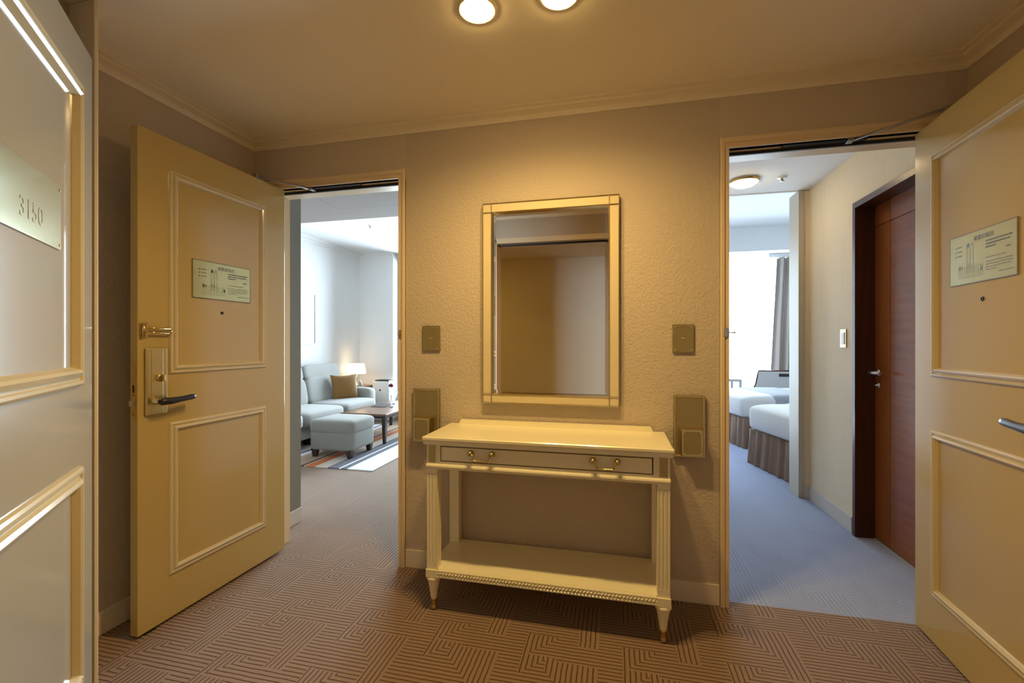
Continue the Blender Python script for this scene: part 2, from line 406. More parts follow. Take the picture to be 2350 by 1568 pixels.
# crown moulding and baseboards of the vestibule
CP = [(0, 0), (0.004, 0), (0.010, 0.010), (0.010, 0.022), (0.026, 0.030), (0.036, 0.034), (0.036, 0.046), (0.050, 0.050), (0.050, 0.058), (0, 0.058)]  # (out, up)
ZB = ZC-0.058
cb = MB().extrude(CP, XL, XR, lambda p, q, t: (t, YB-p, ZB+q)); struct(cb.build('trim_crown_back', 'trim_paint'))
cl = MB().extrude(CP, 1.131, YB, lambda p, q, t: (XL+p, t, ZB+q)); struct(cl.build('trim_crown_left', 'trim_paint'))
cr_ = MB().extrude(CP, 0.42, YB, lambda p, q, t: (XR-p, t, ZB+q)); struct(cr_.build('trim_crown_right', 'trim_paint'))
ce = MB().extrude(CP, -1.79, XR, lambda p, q, t: (t, 0.42+p, ZB+q)); struct(ce.build('trim_crown_entry', 'trim_paint'))
struct(MB().bbox(LO[1]+FW+0.002, RO[0]-FW-0.002, YB-0.008, YB+0.002, 0, 0.092, 0.002).build('baseboard_back', 'base_cream'))
struct(MB().bbox(XL-0.002, XL+0.008, 1.131, YB, 0, 0.092, 0.002).build('baseboard_left', 'base_cream'))
struct(MB().bbox(XR-0.008, XR+0.002, 0.43, YB, 0, 0.092, 0.002).build('baseboard_right', 'base_cream'))

# interior door frames
def door_frame(name, x0, x1, track):
    e = empty(name, ((x0+x1)/2, YB, 0)); struct(e)
    cas = [(0, 0), (0, 0.012), (0.004, 0.016), (0.016, 0.016), (0.019, 0.010), (0.024, 0.010), (0.027, 0.013), (FW, 0.013), (FW, -0.02)]
    zt = HEAD+0.048; vs = []; fs = []
    for p, q in cas:
        vs += [(x0-FW+p, YB-q, 0), (x0-FW+p, YB-q, zt-p*48/35), (x1+FW-p, YB-q, zt-p*48/35), (x1+FW-p, YB-q, 0)]
    for j in range(len(cas)-1):
        for i in range(3): fs.append((j*4+i, j*4+i+1, (j+1)*4+i+1, (j+1)*4+i))
    sub(MB().add(vs, fs).build('casing', 'frame_paint'), e)
    for x, s in ((x0, -1), (x1, 1)):
        a, b = sorted((x, x + s*FW))
        sub(MB().box(a, b, YB-0.004, YB2+0.012, 0, HEAD+0.002).build('jamb', 'frame_paint'), e)
    sub(MB().box(x0, x1, YB-0.004, YB2+0.012, HEAD, HEAD+0.05).build('head', 'frame_paint'), e)
    sub(MB().box(x0, x1, 2.172, YB2+0.012, HEAD-0.014, HEAD+0.001).build('stop', 'frame_paint'), e)
    sub(MB().box(x0, x1, 2.162, 2.1725, HEAD-0.014, HEAD+0.001).build('gasket', 'black'), e)
    sub(MB().bbox(track[0], track[1], 2.126, 2.152, HEAD-0.004, HEAD+0.002, 0.001).build('closer_track', 'black'), e)
    return e
f1 = door_frame('door_1', *LO, (-1.66, -1.33))
f2 = door_frame('door_2', *RO, (0.70, 1.02))
# strikes on the lock side jambs
sub(MB().bbox(LO[1]+0.004, LO[1]+0.020, YB-0.018, YB-0.012, 1.185, 1.225, 0.002).lathe([(0.004, -0.014), (0.006, -0.012), (0.006, 0)], (LO[1]+0.010, YB-0.016, 1.205), 10, 'y').build('latch_keep', 'brass'), f1)
sub(MB().bbox(RO[0]-0.022, RO[0]-0.004, YB-0.018, YB-0.012, 1.185, 1.225, 0.002).tube([(RO[0]-0.004, YB-0.015, 1.205), (RO[0]+0.020, YB-0.02, 1.205)], [0.003, 0.003], 8).lathe([(0.002, -0.004), (0.006, 0), (0.002, 0.004)], (RO[0]+0.020, YB-0.02, 1.205), 10, 'x').build('latch_keep', 'steel'), f2)

# ------------------------------------------------------------------ living room shell
ZL = 2.55; XLL = -3.92; YLF = 6.26
struct(MB().box(-2.10, -2.0, YB2, 2.51, 0, ZL).build('wall_living_stub', 'stub_wall_shaded'))
struct(MB().bbox(-2.004, -1.992, YB2, 2.512, 0, 0.09, 0.002).build('baseboard_living_stub', 'base_grey'))
struct(MB().box(-4.05, -2.10, 2.40, 2.505, 0, ZL).build('wall_living_near', 'white_wall'))
struct(MB().box(-4.05, XLL, 2.51, 6.75, 0, ZL).build('wall_living_left', 'white_wall'))
struct(MB().box(XLL, -3.345, YLF, 6.5, 0, ZL).build('wall_living_far', 'white_wall'))
struct(MB().box(-0.15, -0.05, YB2, 6.6, 0, ZL).build('wall_living_right', 'white_wall'))
struct(MB().box(-4.05, -0.05, 3.67, 6.75, ZL, ZL+0.05).build('ceiling_living', 'white_ceiling'))
cd = MB().box(-4.05, -0.05, YB2, 3.67, 2.30, ZL+0.05); struct(cd.build('ceiling_living_dropped', 'dropped_ceiling_shaded'))
# access hatch in the dropped ceiling
ht = MB().box(-2.285, -1.10, 2.78, 3.338, 2.2955, 2.301); struct(ht.build('trim_hatch_gap', 'hatch_gap'))
struct(MB().bbox(-2.280, -1.105, 2.785, 3.333, 2.2948, 2.301, 0.001).build('trim_hatch', 'dropped_ceiling_shaded'))
CL = [(p*1.3, q*1.1) for p, q in CP]
struct(MB().extrude(CL, 3.67, YLF, lambda p, q, t: (XLL+p, t, ZL-0.064+q)).build('trim_crown_living_left', 'white_wall'))
struct(MB().extrude(CL, XLL, -3.345, lambda p, q, t: (t, YLF-p, ZL-0.064+q)).build('trim_crown_living_far', 'white_wall'))
def window(name, x0, x1, z0, z1, y, n, glass='window_glass'):
    e = empty(name, ((x0+x1)/2, y, z0)); struct(e)
    sub(MB().bbox(x0, x1, y-0.03, y+0.03, z0, z0+0.04).build('sill', 'window_metal'), e)
    sub(MB().bbox(x0, x1, y-0.03, y+0.03, z1-0.03, z1).build('head', 'window_metal'), e)
    w = (x1-x0)/n
    for i in range(n+1):
        xx = x0 + i*w
        sub(MB().bbox(max(x0, xx-0.02), min(x1, xx+0.02), y-0.028, y+0.028, z0+0.03, z1-0.02).build('mullion', 'window_metal'), e)
    for i in range(n):
        sub(MB().box(x0+i*w+0.015, x0+(i+1)*w-0.015, y-0.003, y+0.003, z0+0.03, z1-0.02).build('pane', glass), e)
    return e
window('window_1', -3.345, -1.50, 0.28, 2.47, 6.45, 2)
struct(MB().box(-1.50, -0.05, 6.40, 6.5, 0.28, 2.47).build('wall_living_far_right', 'white_wall'))
struct(MB().box(-3.345, -0.05, 6.40, 6.5, 0, 0.28).build('wall_living_sill', 'white_wall'))
struct(MB().box(-3.345, -0.05, 6.40, 6.5, 2.47, ZL).build('wall_living_lintel', 'white_wall'))

# ------------------------------------------------------------------ bedroom shell
XBR = 1.405; YE = 3.73; ZBC = 2.30; ZB2 = 2.58
br = MB().box(XBR, XBR+0.12, YB2, 2.24, 0, ZBC).box(XBR, XBR+0.12, 3.074, YE+0.17, 0, ZBC).box(XBR, XBR+0.12, 2.24, 3.074, 1.995, ZBC)
struct(br.build('wall_bedroom_passage', 'bed_wallpaper'))
struct(MB().box(XBR+0.12, 5.1, YE, YE+0.17, 0, ZB2).build('wall_bedroom_near', 'white_wall'))
struct(MB().box(0.30, 0.40, YB2, YE+0.17, 0, ZBC).build('wall_bedroom_passage_left', 'bed_wallpaper'))
struct(MB().box(-0.10, 0.40, YE, YE+0.17, 0, ZB2).build('wall_bedroom_near_left', 'white_wall'))
struct(MB().box(-0.10, 0.0, YE+0.17, 8.2, 0, ZB2).build('wall_bedroom_left', 'white_wall'))
struct(MB().box(5.0, 5.1, YE+0.17, 8.2, 0, ZB2).build('wall_bedroom_right', 'white_wall'))
struct(MB().box(0.30, 1.6, YB2, YE+0.02, ZBC, ZBC+0.05).build('ceiling_bedroom_passage', 'white_ceiling'))
struct(MB().box(-0.10, 5.1, YE+0.02, 8.2, ZB2, ZB2+0.05).build('ceiling_bedroom', 'white_ceiling'))
struct(MB().box(0.30, 1.6, YE, YE+0.02, ZBC-0.004, ZB2+0.05).build('trim_ceiling_step', 'white_ceiling'))
# curved bulkhead above the window
bk = MB(); prev = None; pts = []
for i in range(25):
    x = -0.1 + 5.2*i/24; pts.append((x, 5.98 - 0.045*(x-1.6)**2*0.9))
poly = pts + [(5.1, 6.15), (-0.1, 6.15)]
bk.prism(poly, 2.285, ZB2); struct(bk.build('ceiling_bulkhead', 'white_ceiling'))
window('window_2', 0.0, 3.6, 0.25, 2.605, 8.05, 1, 'dimming_glass')
struct(MB().box(0.0, 5.0, 8.0, 8.1, 0, 0.25).build('wall_bedroom_sill', 'white_wall'))
struct(MB().box(3.6, 5.0, 8.0, 8.1, 0, ZB2).build('wall_bedroom_far', 'white_wall'))
# end stub with its casing
st = MB().bbox(1.330, 1.365, YE-0.012, YE+0.175, 0, ZBC, 0.003); mat('jamb_paint', (0.46, 0.42, 0.34), 0.45); struct(st.build('trim_2', 'jamb_paint'))
struct(MB().box(1.36, XBR, YE, YE+0.17, 0, ZBC).build('wall_bedroom_stub', 'bed_wallpaper'))
struct(MB().bbox(XBR-0.010, XBR+0.002, 3.10, YE, 0, 0.098, 0.002).build('baseboard_bedroom', 'base_grey'))
struct(MB().bbox(1.366, XBR, YE-0.010, YE+0.002, 0, 0.098, 0.002).build('baseboard_bedroom_stub', 'base_grey'))
# brown wooden door in the passage wall
wd = empty('door_3', (1.45, 2.65, 0)); struct(wd)
sub(MB().bbox(XBR-0.014, 1.54, 3.050, 3.080, 0, 1.9655, 0.001).build('jamb', 'wood_frame'), wd)
sub(MB().bbox(XBR-0.014, 1.54, 2.235, 2.265, 0, 1.9655, 0.001).build('jamb', 'wood_frame'), wd)
sub(MB().bbox(XBR-0.014, 1.54, 2.235, 3.080, 1.965, 2.0, 0.002).build('head', 'wood_frame'), wd)
sub(MB().bbox(1.495, 1.53, 2.903, 3.050, 0.012, 1.842, 0.001).build('door_stile', 'wood_stile'), wd)
sub(MB().bbox(1.495, 1.53, 2.903, 3.050, 1.846, 1.966, 0.001).build('door_stile', 'wood_stile'), wd)
sub(MB().bbox(1.495, 1.53, 2.265, 2.899, 0.012, 1.842, 0.001).build('door_panel', 'wood_panel'), wd)
sub(MB().bbox(1.495, 1.53, 2.265, 2.899, 1.846, 1.966, 0.001).build('door_panel', 'wood_panel'), wd)
sub(MB().box(1.4995, 1.535, 2.265, 3.050, 0.006, 1.966).build('door_core', 'black'), wd)
h = MB().lathe([(0.024, 0), (0.024, -0.007), (0.010, -0.010), (0.009, -0.045)], (1.495, 3.012, 0.985), 18, 'x')
h.tube([(1.448, 3.012, 0.985), (1.446, 2.98, 0.985), (1.446, 2.90, 0.985)], [0.010, 0.009, 0.008], 10)
sub(h.build('lever_handle', 'steel'), wd)
sub(MB().lathe([(0.020, 0), (0.020, -0.006), (0.006, -0.008), (0.006, -0.02)], (1.495, 3.012, 0.912), 16, 'x').build('lock_rose', 'steel'), wd)
struct(MB().box(1.49, 1.54, 2.24, 3.07, 0.0, 0.006).build('trim_door_sill', 'pale_metal'))

# ------------------------------------------------------------------ panelled doors
PROF = [(0, 0), (0.002, 0.006), (0.006, 0.009), (0.011, 0.009), (0.013, 0.005), (0.017, 0.005), (0.020, 0.011), (0.026, 0.014), (0.031, 0.011), (0.034, 0.004), (0.036, 0.0)]
def leaf_body(e, w, s, m='door_paint', z0=0.012, z1=2.012, t=0.038, x0=0.0):
    a, b = sorted((0.0, -s*t))
    MB().bbox(x0, w, a, b, z0, z1, 0.0025).build('leaf', m, e)
def mouldings(e, x0, x1, s):
    for z0, z1 in ((1.030, 1.880), (0.192, 0.828)):
        MB().frame(x0, x1, z0, z1, PROF, s).build('panel_moulding', 'moulding_paint', e)
def closer_arm(e, s, x, reach, zt, name='closer_arm'):
    pass
def evac_plate(e, x0, x1, s, flip):
    """engraved evacuation plan, x0 is the reader's left edge"""
    z0, z1 = 1.360, 1.530; w = abs(x1-x0); g = 1 if x1 > x0 else -1
    a, b = sorted((x0, x1)); y0, y1 = sorted((0.0, s*0.004))
    p = MB().bbox(a, b, y0, y1, z0, z1, 0.001).build('evacuation_plan', 'plate_gold', e)
    p['label'] = 'gold evacuation plan plate'
    Y = s*0.0041; dd = s*0.00015
    X = lambda f: x0 + g*f*w
    Zc = lambda f: z1 - f*(z1-z0)
    def rect(mb, f0, g0, f1, g1):
        xa, xb = sorted((X(f0), X(f1))); ya, yb = sorted((Y-dd, Y+dd)); mb.box(xa, xb, ya, yb, min(Zc(g0), Zc(g1)), max(Zc(g0), Zc(g1)))
    bd = MB()
    for r in ((0.0, 0.0, 1.0, 0.012), (0.0, 0.988, 1.0, 1.0), (0.0, 0, 0.006, 1), (0.994, 0, 1, 1)): rect(bd, *r)
    bd.build('border', 'ink', p)
    rz = PI if s > 0 else 0.0
    text_mesh('title', '避難経路図', 0.0185, 'ink', p, (X(0.40), Y, Zc(0.185)), (PI/2, 0, rz), 0.0001)
    tx = MB(); rr = random.Random(3)
    for k, zz in enumerate((0.22, 0.31, 0.40)):
        rect(tx, 0.10, zz, 0.115, zz+0.035)
        f = 0.135
        while f < 0.22: rect(tx, f, zz, f+0.009, zz+0.026); f += 0.017
    for zz, fe in ((0.24, 0.93), (0.30, 0.92), (0.36, 0.72)):
        f = 0.58
        while f < fe: q = rr.choice((0.008, 0.010, 0.013)); rect(tx, f, zz, f+q, zz+0.028); f += q+0.005
    rect(tx, 0.86, 0.44, 0.92, 0.465)
    tx.build('text_lines', 'ink', p)
    t2 = MB()
    for zz, fe in ((0.56, 0.86), (0.64, 0.94), (0.69, 0.94), (0.74, 0.92), (0.79, 0.72)):
        f = 0.58
        while f < fe: q = rr.choice((0.006, 0.009, 0.014)); rect(t2, f, zz, f+q, zz+0.018); f += q+0.005
    f = 0.76
    while f < 0.95: rect(t2, f, 0.86, f+0.008, 0.876); f += 0.011
    # plan of the wing: a column of rooms above a row of rooms
    for k in range(9): rect(t2, 0.29, 0.30+k*0.055, 0.395, 0.305+k*0.055)
    for f in (0.29, 0.34, 0.395): rect(t2, f, 0.22, f+0.003, 0.80)
    for k in range(13): rect(t2, 0.16+k*0.031, 0.66, 0.162+k*0.031, 0.88)
    for zz in (0.66, 0.76, 0.88): rect(t2, 0.16, zz, 0.535, zz+0.006)
    t2.build('floor_plan', 'ink_light', p)
    gm = MB()
    for f, zz in ((0.295, 0.20), (0.155, 0.62), (0.50, 0.70)): rect(gm, f, zz, f+0.03, zz+0.085)
    gm.build('exit_mark', 'ink_green', p)
    ns = MB()
    for f, zz in ((0.365, 0.20), (0.20, 0.62), (0.34, 0.60), (0.30, 0.60)): rect(ns, f, zz, f+0.014, zz+0.07)
    ns.build('exit_text', 'ink_light', p)
    return p
def lever_set(e, x, dirx, s, grip='black_leather'):
    """tall brass lock plate with thumb turn and leather lever pointing along dirx"""
    a, b = sorted((0.0, s*0.014))
    pl = MB().bbox(x-0.042, x+0.042, a, b, 0.872, 1.140, 0.005, 3).build('lock_plate', 'brass_pale', e)
    MB().bbox(x-0.022, x+0.024, *sorted((s*0.013, s*0.0155)), 0.882, 1.130, 0.001).build('plate_face', 'brass_pale', pl)
    MB().lathe([(0.016, 0), (0.016, s*0.006), (0.012, s*0.008)], (x+0.012*dirx, s*0.013, 1.018), 18, 'y').bbox(x+0.012*dirx-0.005, x+0.012*dirx+0.005, *sorted((s*0.018, s*0.034)), 1.004, 1.032, 0.002).build('thumb_turn', 'brass', pl)
    lv = MB().lathe([(0.016, s*0.012), (0.016, s*0.020), (0.013, s*0.022), (0.012, s*0.060)], (x-0.010*dirx, 0, 0.928), 18, 'y')
    lv.build('lever_neck', 'brass', e)
    y = s*0.058
    MB().tube([(x-0.026*dirx, y, 0.926), (x-0.018*dirx, y, 0.926), (x+0.02*dirx, y, 0.925), (x+0.07*dirx, y*0.97, 0.9275), (x+0.112*dirx, y*0.94, 0.931), (x+0.123*dirx, y*0.94, 0.932), (x+0.127*dirx, y*0.94, 0.932)],
              [0.009, 0.0145, 0.0145, 0.0115, 0.0120, 0.0105, 0.005], 14).build('lever_grip', grip, e)

# left inner door
dl = empty('panelled_door', (-1.800, 2.128, 0), math.atan2(-0.773, -0.012), 'cream panelled door with evacuation plan and leather lever, beside the living room doorway', 'door', 'inner doors')
WL = 0.775
leaf_body(dl, WL, 1)
mouldings(dl, WL-0.637, WL-0.122, 1)
evac_plate(dl, WL-0.224, WL-0.535, 1, True)
lever_set(dl, WL-0.066, -1, 1)
MB().lathe([(0.007, 0), (0.007, 0.003), (0.004, 0.003), (0.0035, 0.0015)], (WL-0.375, 0, 1.300), 16, 'y').build('peephole', 'black', dl)
# swing bar guard
gd = MB().bbox(WL-0.036, WL-0.006, 0, 0.006, 1.180, 1.240, 0.002)
gd.lathe([(0.007, -0.026), (0.007, 0.026)], (WL-0.014, 0.012, 1.210), 12, 'z')
gd.build('guard_base', 'brass', dl)
gl = MB()
for dz in (-0.009, 0.009): gl.tube([(WL-0.016, 0.018, 1.210+dz), (WL-0.115, 0.018, 1.207+dz*0.9)], 0.0042, 8)
gl.tube([(WL-0.115, 0.018, 1.207+0.008), (WL-0.122, 0.018, 1.207), (WL-0.115, 0.018, 1.207-0.008)], 0.0055, 8)
gl.build('guard_bar', 'brass_bright', dl)
# edge plate and latch bolts on the free edge
ep = MB().bbox(WL-0.001, WL+0.0015, -0.030, -0.008, 0.855, 1.090, 0.0005).build('edge_plate', 'brass', dl)
MB().bbox(WL, WL+0.014, -0.026, -0.012, 0.913, 0.935, 0.002).build('latch_bolt', 'steel', ep)
MB().box(WL+0.0014, WL+0.002, -0.023, -0.015, 0.965, 0.995).lathe([(0.003, 0.0014), (0.003, 0.002)], (WL, -0.019, 0.955), 8, 'x').lathe([(0.003, 0.0014), (0.003, 0.002)], (WL, -0.019, 0.880), 8, 'x').build('bolt_slot', 'black', ep)
MB().bbox(WL-0.075, WL-0.030, -0.033, -0.004, 0.0, 0.016, 0.002).build('floor_stop', 'black', dl)
# right inner door
dr = empty('panelled_door', (1.1925, 2.146, 0), math.atan2(-0.9967, -0.081), 'cream panelled door with evacuation plan, beside the bedroom doorway', 'door', 'inner doors')
leaf_body(dr, WL, -1)
mouldings(dr, 0.122, WL-0.122, -1)
evac_plate(dr, 0.234, 0.546, -1, False)
lever_set(dr, WL-0.170+0.095, -1, -1)
MB().lathe([(0.007, 0), (0.007, -0.003), (0.004, -0.003), (0.0035, -0.0015)], (0.395, 0, 1.303), 16, 'y').build('peephole', 'black', dr)
# closer arms
def arm(par, A, B, name):
    inv = Matrix.Rotation(-par.rotation_euler[2], 4, 'Z') @ Matrix.Translation(-Vector(par.location))
    a = inv @ Vector(A); b = inv @ Vector(B)
    o = MB().tube([a, b], 0.006, 8); o.bbox(b.x-0.018, b.x+0.018, b.y-0.012, b.y+0.012, b.z-0.006, b.z+0.008, 0.002)
    o.bbox(a.x-0.012, a.x+0.012, a.y-0.010, a.y+0.010, a.z-0.022, a.z+0.006, 0.002)
    o.build('closer_arm', 'closer_grey', par)
arm(dl, (-1.812, 1.94, 2.026), (-1.63, 2.135, 2.006), 'closer')
arm(dr, (1.190, 1.96, 2.026), (0.955, 2.135, 2.006), 'closer')

# entry door with the number plate
en = empty('entry_door', (-0.998, 0.430, 0), math.atan2(0.731, -0.682), 'glossy entry door with engraved room number plate, at left edge', 'door')
WE = 0.825
leaf_body(en, WE, -1, 'entry_paint', z1=2.030, t=0.042, x0=0.065)
for z0, z1 in ((1.036, 1.893), (0.192, 0.812)):
    MB().frame(0.112, WE-0.114, z0, z1, [(o*1.6, q*1.4) for o, q in PROF], -1).build('panel_moulding', 'moulding_paint', en)
mat('number_plate_gold', (0.72, 0.74, 0.52), 0.16, 0.75, coat=0.5)
npl = MB().bbox(WE-0.62, WE-0.267, -0.005, 0.0, 1.395, 1.556, 0.002).build('number_plate', 'number_plate_gold', en)
npl['label'] = 'pale gold number plate engraved 3150'
text_mesh('engraving', '3150', 0.062, 'number_plate_gold', npl, (WE-0.500, -0.0052, 1.430), (PI/2, 0, 0), 0.0006)
for xx in (WE-0.278, WE-0.609):
    for zz in (1.406, 1.545): MB().lathe([(0.003, -0.005), (0.003, -0.0062), (0.001, -0.0068)], (xx, 0, zz), 10, 'y').build('plate_screw', 'brass', npl)

# ------------------------------------------------------------------ ceiling lights
def downlight(x, y, z, r, glow, label, cat, group=None, ring='trim_paint', drop=0.006):
    e = empty('ceiling_light', (x, y, z), 0, label, cat, group)
    MB().lathe([(r+0.010, 0), (r+0.010, -0.003), (r+0.004, -drop), (r, -drop), (r, 0)], (0, 0, 0), 40).build('trim_ring', ring, e)
    MB().lathe([(r, -drop*0.6), (r*0.97, -drop*1.2), (r*0.7, -drop*2.2), (0.0, -drop*2.7)], (0, 0, 0), 40).build('diffuser', glow, e)
    return e
def spot(e):
    d = bpy.data.lights.new('downlight_beam', 'SPOT'); d.energy = SPOT_W; d.color = LAMP_COL
    d.spot_size = math.radians(160); d.spot_blend = 1.0; d.shadow_soft_size = 0.035
    o = bpy.data.objects.new('downlight_beam', d); C.objects.link(o); o.parent = e; o.location = (0, 0, -0.035)
spot(downlight(-0.461, 1.452, ZC, 0.058, 'lamp_glow', 'round glowing downlight above the console table, left of the pair', 'light', 'vestibule downlights'))
spot(downlight(-0.180, 1.452, ZC, 0.058, 'lamp_glow', 'round glowing downlight cut by the top of the picture, right of the pair', 'light', 'vestibule downlights'))
e = downlight(0.88, 3.415, ZBC, 0.088, 'bed_lamp_glow', 'round flush ceiling lamp in the bedroom passage', 'light', None, 'brass', 0.016)

# ------------------------------------------------------------------ mirror
mr = empty('wall_mirror', (-0.3105, YB, 0.865), 0, 'rectangular wall mirror with cream and brass frame above the console table', 'mirror')
w2, hh, b = 0.3265, 0.977, 0.045
for sx_ in (-1, 1):
    a, c = sorted((sx_*(w2-0.003), sx_*(w2-b)))
    MB().bbox(a, c, -0.026, 0, b, hh-b, 0.001).build('frame_side', 'mirror_lacquer', mr)
    for z0 in (0.003, hh-b):
        MB().bbox(a, c, -0.026, 0, z0, z0+b-0.003, 0.001).build('corner_block', 'mirror_lacquer', mr)
    for xx in (sx_*(w2-0.0015), sx_*(w2-b)):
        MB().bbox(xx-0.0022, xx+0.0022, -0.029, 0, 0, hh, 0.0008).build('brass_strip', 'brass', mr)
for z0 in (0.003, hh-b):
    MB().bbox(-w2+b, w2-b, -0.026, 0, z0, z0+b-0.003, 0.001).build('frame_rail', 'mirror_lacquer', mr)
for zz in (0.0015, b, hh-b, hh-0.0015):
    MB().bbox(-w2, w2, -0.0295, 0, zz-0.0022, zz+0.0022, 0.0008).build('brass_strip', 'brass_bright', mr)
gi = w2-b+0.001
g_ = MB().frame(-gi, gi, b-0.001, hh-b+0.001, [(0, 0.0123), (0.020, 0.0135)], -1)
g_.add([(-gi+0.020, -0.0135, b+0.019), (gi-0.020, -0.0135, b+0.019), (gi-0.020, -0.0135, hh-b-0.019), (-gi+0.020, -0.0135, hh-b-0.019)], [(0, 1, 2, 3)])
g_.build('mirror_glass', 'mirror_glass', mr)

# ------------------------------------------------------------------ wall plates
def bell_plate(x0, x1, z0, z1, label):
    e = empty('switch_plate', ((x0+x1)/2, YB, z0), 0, label, 'switch', 'bell plates')
    w = (x1-x0)/2; h_ = z1-z0
    MB().bbox(-w, w, -0.009, 0, 0, h_, 0.002).build('plate', 'brass_brushed', e)
    MB().frame(-w+0.010, w-0.010, 0.010, h_-0.010, [(0, 0.009), (0.0005, 0.0105), (0.0025, 0.0105), (0.003, 0.009)], -1).build('border', 'brass', e)
    for sx_ in (-1, 1):
        for zz in (0.012, h_-0.012): MB().bbox(sx_*(w-0.012)-0.005, sx_*(w-0.012)+0.005, -0.0108, -0.008, zz-0.005, zz+0.005, 0.001).build('corner_square', 'brass', e)
    MB().bbox(-0.008, 0.008, -0.0115, -0.008, h_/2-0.004, h_/2+0.004, 0.002).build('push_button', 'brass_pale', e)
bell_plate(-0.964, -0.868, 1.118, 1.247, 'small square brass switch plate on the wall left of the mirror')
bell_plate(0.249, 0.340, 1.115, 1.244, 'small square brass switch plate on the wall right of the mirror')
def key_box(x0, x1, z0, z1, bx0, bx1, label):
    e = empty('key_card_holder', ((x0+x1)/2, YB, z0), 0, label, 'key holder', 'brass key holders')
    w = (x1-x0)/2; h_ = z1-z0; cx = (x0+x1)/2
    MB().bbox(-w, w, -0.016, 0, 0, h_, 0.002).build('plate', 'brass_brushed', e)
    MB().frame(-w, w, 0, h_, [(0.001, 0.015), (0.002, 0.018), (0.008, 0.018), (0.010, 0.0155)], -1).build('border', 'brass', e)
    bx = MB().bbox(bx0-cx, bx1-cx, -0.060, -0.014, 0.014, 0.132, 0.003).build('card_box', 'brass_brushed', e)
    MB().frame(bx0-cx, bx1-cx, 0.014, 0.132, [(0.002, 0.060), (0.003, 0.0622), (0.009, 0.0622), (0.010, 0.060)], -1).build('box_border', 'brass_pale', bx)
    for xx in (bx0-cx+0.010, bx1-cx-0.010):
        for zz in (0.024, 0.122): MB().bbox(xx-0.006, xx+0.006, -0.0632, -0.060, zz-0.006, zz+0.006, 0.001).build('corner_square', 'brass_pale', bx)
key_box(-1.012, -0.868, 0.652, 0.925, -0.992, -0.902, 'tall brass key card holder on the wall left of the console table')
key_box(0.253, 0.385, 0.650, 0.925, 0.279, 0.369, 'tall brass key card holder on the wall right of the console table')

# ------------------------------------------------------------------ console table
ct = empty('console_table', (-0.2965, 1.95, 0), 0, 'cream lacquered console table with drawer and lower shelf under the mirror', 'table')
Y0 = -1.95
def yb(v): return v + Y0
TW = 0.512
top = MB().extrude([(-TW+0.010, 0.724), (-TW+0.004, 0.728), (-TW+0.007, 0.734), (-TW+0.001, 0.740), (-TW, 0.745), (-TW, 0.754), (-TW+0.004, 0.758), (TW-0.004, 0.758), (TW, 0.754), (TW, 0.745), (TW-0.001, 0.740), (TW-0.007, 0.734), (TW-0.004, 0.728), (TW-0.010, 0.724)], yb(1.772), yb(2.108), lambda p, q, t: (p, t, q))
top.extrude([(1.776, 0.724), (1.772, 0.728), (1.776, 0.734), (1.770, 0.740), (1.767, 0.745), (1.767, 0.754), (1.7705, 0.7575), (1.790, 0.7565), (1.790, 0.7245)], -TW+0.001, TW-0.001, lambda p, q, t: (t, yb(p), q))
top.build('table_top', 'lacquer', ct)
gal = MB().extrude([(-0.462, 0.757), (0.462, 0.757), (0.450, 0.781), (-0.450, 0.781)], yb(2.085), yb(2.106), lambda p, q, t: (p, t, q)); gal.build('gallery', 'lacquer', ct)
# apron as a rail frame round the drawer
ya, yc = yb(1.790), yb(1.812)
GAP = 0.0045
dx0, dx1, dz0, dz1 = -0.433, 0.433, 0.655, 0.713
ap = MB().box(-0.452, dx0-GAP, ya, yc, 0.637, 0.726).box(dx1+GAP, 0.452, ya, yc, 0.637, 0.726).box(dx0-GAP, dx1+GAP, ya, yc, dz1+GAP, 0.726).box(dx0-GAP, dx1+GAP, ya, yc, 0.637, dz0-GAP)
ap.box(-0.490, -0.470, yb(1.812), yb(2.06), 0.637, 0.726).box(0.470, 0.490, yb(1.812), yb(2.06), 0.637, 0.726).box(-0.47, 0.47, yb(2.075), yb(2.09), 0.637, 0.726)
ap.build('apron', 'lacquer', ct)
MB().box(dx0-0.006, dx1+0.006, yc-0.002, yc+0.006, 0.645, 0.72).build('drawer_shadow_gap', 'groove_dark', ct)
dw = MB().bbox(dx0, dx1, ya-0.0005, yc+0.2, dz0, dz1, 0.001).build('drawer', 'lacquer', ct)
def bail(xc):
    h_ = MB()
    for s_ in (-1, 1):
        h_.lathe([(0.0125, 0.0), (0.0125, -0.003), (0.009, -0.006), (0.008, -0.011), (0.011, -0.015), (0.010, -0.021), (0.004, -0.025), (0.0, -0.0255)], (xc+s_*0.047, ya, 0.694), 16, 'y')
    h_.tube([(xc-0.046, ya-0.016, 0.692), (xc-0.036, ya-0.020, 0.690), (xc-0.034, ya-0.022, 0.683), (xc-0.034, ya-0.022, 0.670), (xc-0.030, ya-0.022, 0.667), (xc-0.0, ya-0.022, 0.666), (xc+0.030, ya-0.022, 0.667), (xc+0.034, ya-0.022, 0.670), (xc+0.034, ya-0.022, 0.683), (xc+0.036, ya-0.020, 0.690), (xc+0.046, ya-0.016, 0.692)], 0.0036, 8)
    h_.build('bail_handle', 'brass', dw)
bail(-0.252); bail(0.256)
